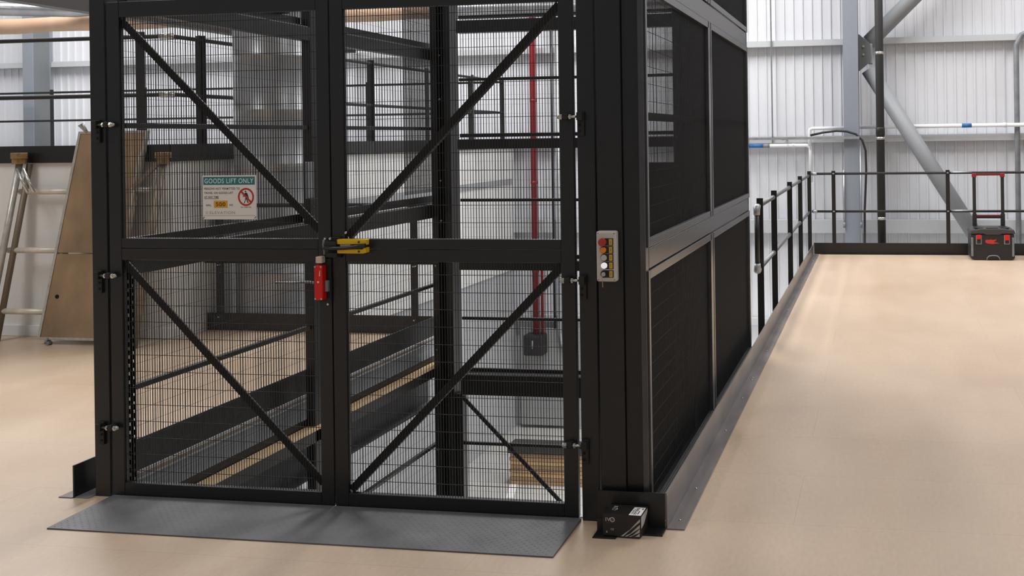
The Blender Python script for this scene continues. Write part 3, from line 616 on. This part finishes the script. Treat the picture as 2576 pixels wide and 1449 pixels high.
for x in (-11.2, -7.2, -2.2): MB().tube([(x, 9.5, 3.6), (x, 9.5, 7.75)], .008, 6).build('hanger', GALV, t)
t = thing('foil_duct', 'silver foil duct running towards the brown lagged duct', 'duct', (-10, 8.5, 3.8))
pts = [(-12.5, 6.8, 3.72), (-11.4, 7.9, 3.70), (-10.6, 8.7, 3.66), (-9.6, 9.26, 3.66), (-8.9, 9.32, 3.69), (-7.5, 9.33, 3.70)]
MB().tube(pts, [.10, .11, .105, .10, .085, .07], 18).build('sleeve', MATS['crinkled_foil'], t, smooth=True)
for p in (pts[1], pts[5]): MB().tube([p, (p[0], p[1], 7.75)], .008, 6).build('hanger', GALV, t)
tag(B(-6.16, -6.0, 3.7, 11.0, 3.06, 3.30).build('roof_beam', mat('dark_brown_steel', (40, 33, 30), rough=.6), None, .004, origin=(-6.08, 7, 3.06)), 'dark brown beam under the roof at top left', 'beam')
# things on the lower floor
t = thing('pallet_stack', 'stacked brown boards under a dark lid on the lower floor', 'pallet stack', (-2.0, 8.9, -3))
for k in range(8):
    dx = random.uniform(-.02, .02)
    B(-2.52 + dx, -1.2 + dx, 8.6, 8.84, -2.998 + k * .052, -2.998 + k * .052 + .046).build('board', mat('brown_board_%d' % (k % 3), ((176, 142, 106), (158, 128, 98), (196, 164, 116))[k % 3], rough=.65, noise=(6, .1)), t, .003)
B(-2.55, -1.15, 8.58, 8.86, -2.58, -2.47).build('lid', mat('dark_lid', (52, 50, 50), rough=.6), t, .006)
tag(MB().add([(-2.40, 8.12, -2.9985), (-2.30, 8.12, -2.9985), (-2.56, 9.1, -2.9985), (-2.66, 9.1, -2.9985), (-2.40, 8.12, -2.9995), (-2.30, 8.12, -2.9995), (-2.56, 9.1, -2.9995), (-2.66, 9.1, -2.9995)],
    [(0, 1, 2, 3), (7, 6, 5, 4), (0, 4, 5, 1), (1, 5, 6, 2), (2, 6, 7, 3), (3, 7, 4, 0)]).build('floor_marking', PIPEW, None), 'white painted line on the lower concrete floor', 'floor marking')

# ================================================================== SCAFFOLD PARTS AT LEFT
t = thing('scaffold_ladder', 'aluminium scaffold ladder frame leaning on the white wall at far left', 'scaffold frame', (-4.6, 3.1, 0))
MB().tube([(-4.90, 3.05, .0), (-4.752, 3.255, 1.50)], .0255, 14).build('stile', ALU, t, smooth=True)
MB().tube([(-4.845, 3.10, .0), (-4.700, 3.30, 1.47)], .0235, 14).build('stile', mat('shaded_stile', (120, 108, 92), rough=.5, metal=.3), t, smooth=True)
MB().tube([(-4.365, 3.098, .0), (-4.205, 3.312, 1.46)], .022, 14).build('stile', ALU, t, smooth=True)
for z, x0, x1 in ((1.235, -4.78, -4.23), (.748, -4.83, -4.285), (.248, -4.88, -4.34)):
    y = 3.100 + z * .147; MB().tube([(x0, y, z), (x1, y, z)], .0245, 14).build('rung', mat('chalky_aluminium', (212, 204, 192), rough=.45, metal=.2, noise=(20, .1)), t, smooth=True)
for dx in (0, .06): MB().tube([(-4.70 + dx, 3.17, 1.43), (-4.58 + dx, 3.15, 1.235)], .0125, 10).build('diagonal', ZINC, t, smooth=True)
mb = MB(); mb.tube([(-4.745, 3.24, 1.47), (-4.745, 3.24, 1.545)], .055, 12); mb.tube([(-4.745, 3.24, 1.515), (-4.745, 3.24, 1.565)], .062, 12)
mb.build('coupler', mat('rusty_brass', (142, 112, 74), rough=.5, metal=.3, noise=(25, .3)), t, .003)
t = thing('scaffold_platform', 'worn plywood scaffold platform leaning on the wall beside the ladder frame', 'scaffold platform', (-4.05, 3.1, 0))
def slant(u, z, dy): # board coordinates: u 0..1 across, z up
    return (-4.395 + u * .64 + (z - .06) * .108, 3.03 + z * .150 + dy, z)
mb = MB()
for (z0, z1) in ((.06, .728), (.738, 1.72)):
    pts = [slant(u, z, d) for d in (0, .02) for u, z in ((.035, z0), (.965, z0), (.965, z1), (.035, z1))]
    MB().add(pts, [(0, 1, 2, 3), (7, 6, 5, 4), (0, 4, 5, 1), (1, 5, 6, 2), (2, 6, 7, 3), (3, 7, 4, 0)]).build('deck_board', PLY, t, .002)
for u in (.014, .986): MB().bar(slant(u, .045, .012), slant(u, 1.735, .012), .024, .036, (0, 1, 0)).build('edge_rail', ALU, t, .003)
for z in (.05, 1.728): MB().bar(slant(0.0, z, .012), slant(1.0, z, .012), .036, .022).build('end_rail', ALU, t, .003)
p = slant(.16, .384, -.004); MB().tube([p, (p[0], p[1] + .02, p[2])], .017, 14).build('finger_hole', mat('hole_black', (6, 6, 6)), t)
mb = MB(); mb.tube([slant(.15, .05, .0), (-4.30, 3.01, .03), (-4.275, 3.03, .012)], [.012, .010, .012], 8); mb.tube([(-4.285, 3.01, .014), (-4.285, 3.05, .014)], .014, 10); mb.build('hook', GALVD, t, smooth=True)
mb = MB(); mb.tube([slant(.12, 1.73, .0), (-4.19, 3.27, 1.79), (-4.165, 3.28, 1.80), (-4.13, 3.27, 1.745)], [.014, .016, .016, .010], 8); mb.build('hook', GALV, t, smooth=True)
t = thing('scaffold_ladder', 'second scaffold frame with brown coupler seen through the left gate mesh', 'scaffold frame', (-3.5, 3.1, 0))
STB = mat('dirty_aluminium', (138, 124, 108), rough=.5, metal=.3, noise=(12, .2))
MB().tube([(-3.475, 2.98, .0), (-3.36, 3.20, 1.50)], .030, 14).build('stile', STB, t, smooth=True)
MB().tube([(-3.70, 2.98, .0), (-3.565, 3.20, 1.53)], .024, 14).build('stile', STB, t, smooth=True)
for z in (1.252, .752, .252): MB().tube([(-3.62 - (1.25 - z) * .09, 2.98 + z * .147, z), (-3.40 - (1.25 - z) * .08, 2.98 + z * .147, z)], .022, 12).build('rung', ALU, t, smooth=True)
MB().bar((-3.60, 3.15, 1.27), (-3.38, 3.18, 1.47), .03, .03).build('diagonal', STB, t)
mb = MB(); mb.tube([(-3.355, 3.19, 1.46), (-3.355, 3.19, 1.55)], .050, 12); mb.tube([(-3.352, 3.19, 1.51), (-3.352, 3.19, 1.555)], .062, 12); mb.build('coupler', MATS['rusty_brass'], t, .003)

# ================================================================== CARDBOARD BOX
t = thing('cardboard_box', 'small black printed cardboard box at the foot of the lift corner', 'box', (1.355, -.1, 0))
CARD = mat('black_card', (33, 28, 27), rough=.5, noise=(20, .12)); GREYI = mat('grey_print', (186, 180, 176), rough=.6)
T0 = Matrix.Translation((1.354, -.106, 0)) @ Matrix.Rotation(math.radians(-2), 4, 'Z')
def bxp(x, y, z): return tuple(T0 @ Vector((x, y, z)))
BW, BD, BH = .080, .054, .095
vs = [bxp(sx * BW * (1 if z else .965), sy * BD, z) for z in (.0065, BH) for sx, sy in ((-1, -1), (1, -1), (1, 1), (-1, 1))]
MB().add(vs, [(0, 3, 2, 1), (4, 5, 6, 7), (0, 1, 5, 4), (1, 2, 6, 5), (2, 3, 7, 6), (3, 0, 4, 7)]).build('carton', CARD, t, .0015)
def face(u, v, d=.0006): # front face, u -1..1, v 0..1
    return bxp(u * BW * (.965 + .035 * v), -BD - d, .0065 + v * (BH - .0065))
def top(u, v, d=.0005): return bxp(u * BW, v * BD, BH + d)
def quad(name, pts, mt):
    off = ORG[t]; me = bpy.data.meshes.new(name); me.from_pydata([tuple(Vector(p) - Vector(off)) for p in pts], [], [tuple(range(len(pts)))]); me.materials.append(mt)
    o = bpy.data.objects.new(name, me); COL.objects.link(o); o.parent = t; ORG[o] = off; return o
for a in (0, .16, .32, .48):
    u0 = -.06 + a * 1.3; quad('stripe', [face(u0, .02), face(min(u0 + .14, .96), .02), face(.97, min(.86, .78 - a * 1.25 + .02) if a else .86), face(.97, (.72 if a == 0 else .62 - a * 1.2))] if u0 < .8 else [face(.7, .02), face(.9, .02), face(.97, .1), face(.97, .06)], GREYI)
for lay, nm in ((lambda u, v: face(-.86 + u * .26, .67 + v * .17), 'lettering'), (lambda u, v: top(-.72 + v * .22, .62 - u * .9), 'lettering')):
    text('IV', 0, 0, 0, 0, 0, GREYI, t, nm, flip=lay)
def ring(fn, r, uoff, voff, ur, vr):
    pts = [fn(uoff + ur * math.cos(2 * math.pi * k / 20), voff + vr * math.sin(2 * math.pi * k / 20)) for k in range(20)]; quad('roundel', pts, GREYI)
    pts = [fn(uoff + .62 * ur * math.cos(2 * math.pi * k / 20), voff + .62 * vr * math.sin(2 * math.pi * k / 20), .0009) for k in range(20)]; quad('roundel_centre', pts, CARD)
    quad('tick', [fn(uoff - .4 * ur, voff, .0012), fn(uoff - .1 * ur, voff - .4 * vr, .0012), fn(uoff + .5 * ur, voff + .5 * vr, .0012), fn(uoff - .08 * ur, voff - .1 * vr, .0012)], GREYI)
ring(face, 1, -.50, .755, .135, .115); ring(top, 1, -.57, -.55 + .62, .15, .27)
quad('fine_print', [face(-.80, .60), face(-.38, .60), face(-.38, .615), face(-.80, .615)], INK)
text('CE', 0, 0, 0, 0, 0, GREYI, t, 'lettering', flip=lambda u, v: face(-.60 + u * .17, .27 + v * .09))
text('6', 0, 0, 0, 0, 0, GREYI, t, 'lettering', flip=lambda u, v: face(-.86 + u * .09, .14 + v * .10))
quad('label', [top(.36, -.98), top(1.0, -.98), top(.98, .62), top(.38, .62)], mat('white_label', (244, 242, 240), rough=.6))
for i, (u0, u1, v0, v1) in enumerate(((.44, .47, -.7, .1), (.50, .53, -.7, .3), (.58, .63, -.85, .45), (.66, .70, -.2, .5), (.66, .70, -.8, -.4), (.76, .82, -.75, -.1), (.85, .92, .15, .45))):
    quad('print', [top(u0, v0, .0009), top(u1, v0, .0009), top(u1, v1, .0009), top(u0, v1, .0009)], INK)
quad('side_print', [bxp(BW + .0006, -BD * .9, .04), bxp(BW + .0006, -BD * .1, .045), bxp(BW + .0006, BD * .9, .075), bxp(BW + .0006, BD * .9, .09), bxp(BW + .0006, -BD * .9, .088)], GREYI)
mb = MB(); a, b_ = Vector(bxp(-BW, -BD, BH)), Vector(bxp(-BW, BD * .3, BH)); c = Vector(bxp(-BW - .008, BD * .2, BH + .008)); d = Vector(bxp(-BW - .010, -BD * .9, BH + .003))
mb.add([a, b_, c, d, a - Vector((0, 0, .001)), b_ - Vector((0, 0, .001)), c - Vector((0, 0, .001)), d - Vector((0, 0, .001))], [(0, 1, 2, 3), (7, 6, 5, 4), (0, 3, 7, 4), (2, 1, 5, 6), (3, 2, 6, 7)]); mb.build('flap', CARD, t)

# ================================================================== TOOLBOX
t = thing('tool_box', 'black wheeled tool box with red latches by the far railing', 'tool box', (3.81, 9.1, 0))
P = lambda mb, n, mt, bv=.004, sm=False, par=None: mb.build(n, mt, par or t, bv, sm)
y0, y1 = 8.90, 9.33
P(MB().prism([(3.585, .004), (4.06, .004), (4.083, .03), (4.075, .33), (3.545, .33), (3.537, .03)], 'y', y0, y1), 'body', DARKP, .012)
P(MB().prism([(3.53, .335), (3.70, .335), (3.725, .322), (3.895, .322), (3.92, .335), (4.09, .335), (4.075, .385), (4.0, .39), (3.97, .40), (3.65, .40), (3.62, .39), (3.545, .385)], 'y', y0 - .012, y1 + .01), 'lid', mat('charcoal_lid', (62, 60, 61), rough=.5), .01)
P(B(3.60, 3.70, y0 + .05, y1 - .12, .394, .408), 'lid_cleat', DARKP); P(B(3.92, 4.02, y0 + .05, y1 - .12, .394, .408), 'lid_cleat', DARKP); P(B(3.74, 3.88, y0 + .0, y0 + .1, .39, .41), 'lid_handle', DARKP)
for x in (3.640, 3.985):
    lt = P(B(x - .036, x + .036, y0 - .012, y0 + .002, .202, .318), 'latch', GALVD, .006)
    P(B(x - .024, x + .024, y0 - .016, y0 - .010, .214, .295), 'latch_recess', DARKP, .003, par=lt)
    P(MB().prism([(x - .03, .27 if x < 3.8 else .255), (x + .03, .27 if x < 3.8 else .255), (x + .026, .325), (x - .026, .325)], 'y', y0 - .030, y0 - .012), 'latch_tab', BRT, .004, par=lt)
for x0, x1 in ((3.545, 3.572), (4.047, 4.074)): P(B(x0, x1, y0 - .006, y0 + .02, .05, .29), 'corner_strip', GALVD, .004)
P(MB().tube([(3.735, y0 - .008, .006), (3.742, y0 - .012, .035), (3.765, y0 - .014, .056), (3.80, y0 - .014, .062), (3.835, y0 - .014, .062), (3.868, y0 - .014, .056), (3.888, y0 - .012, .035), (3.896, y0 - .008, .006)], .007, 8), 'front_handle', GALVD, 0, True)
P(MB().prism([(3.718, .235), (3.728, .262), (3.762, .258), (3.785, .266), (3.81, .258), (3.86, .266), (3.848, .245), (3.825, .236), (3.838, .226), (3.86, .228), (3.893, .210), (3.86, .214), (3.80, .206), (3.74, .216), (3.728, .222)], 'y', y0 - .003, y0 + .001), 'emblem', mat('emblem_red', (196, 46, 36), rough=.5), .0)
for x in (3.628, 3.985):
    P(B(x - .027, x + .027, y1 - .053, y1 - .017, .40, .56), 'handle_socket', DARKP); P(B(x - .021, x + .021, y1 - .049, y1 - .021, .56, 1.05), 'handle_tube', DARKP)
    P(B(x - .030, x + .030, y1 - .055, y1 - .015, 1.035, 1.088), 'handle_corner', mat('handle_red', (142, 26, 32), rough=.5), .008)
P(B(3.655, 3.957, y1 - .05, y1 - .02, 1.058, 1.086), 'handle_grip', mat('dark_red_grip', (110, 22, 26), rough=.5), .006)
P(B(3.649, 3.964, y1 - .052, y1 - .02, .50, .545), 'cross_bar', DARKP, .004); P(B(3.655, 3.958, y1 - .058, y1 - .05, .522, .542), 'cross_bar_strip', MATS['dark_red_grip'], .002)
for x0, x1 in ((3.552, 3.60), (4.02, 4.068)): P(MB().disc((y1 + .0, .062), .058, 'x', x0, x1, 20), 'wheel', DARKP, .004)
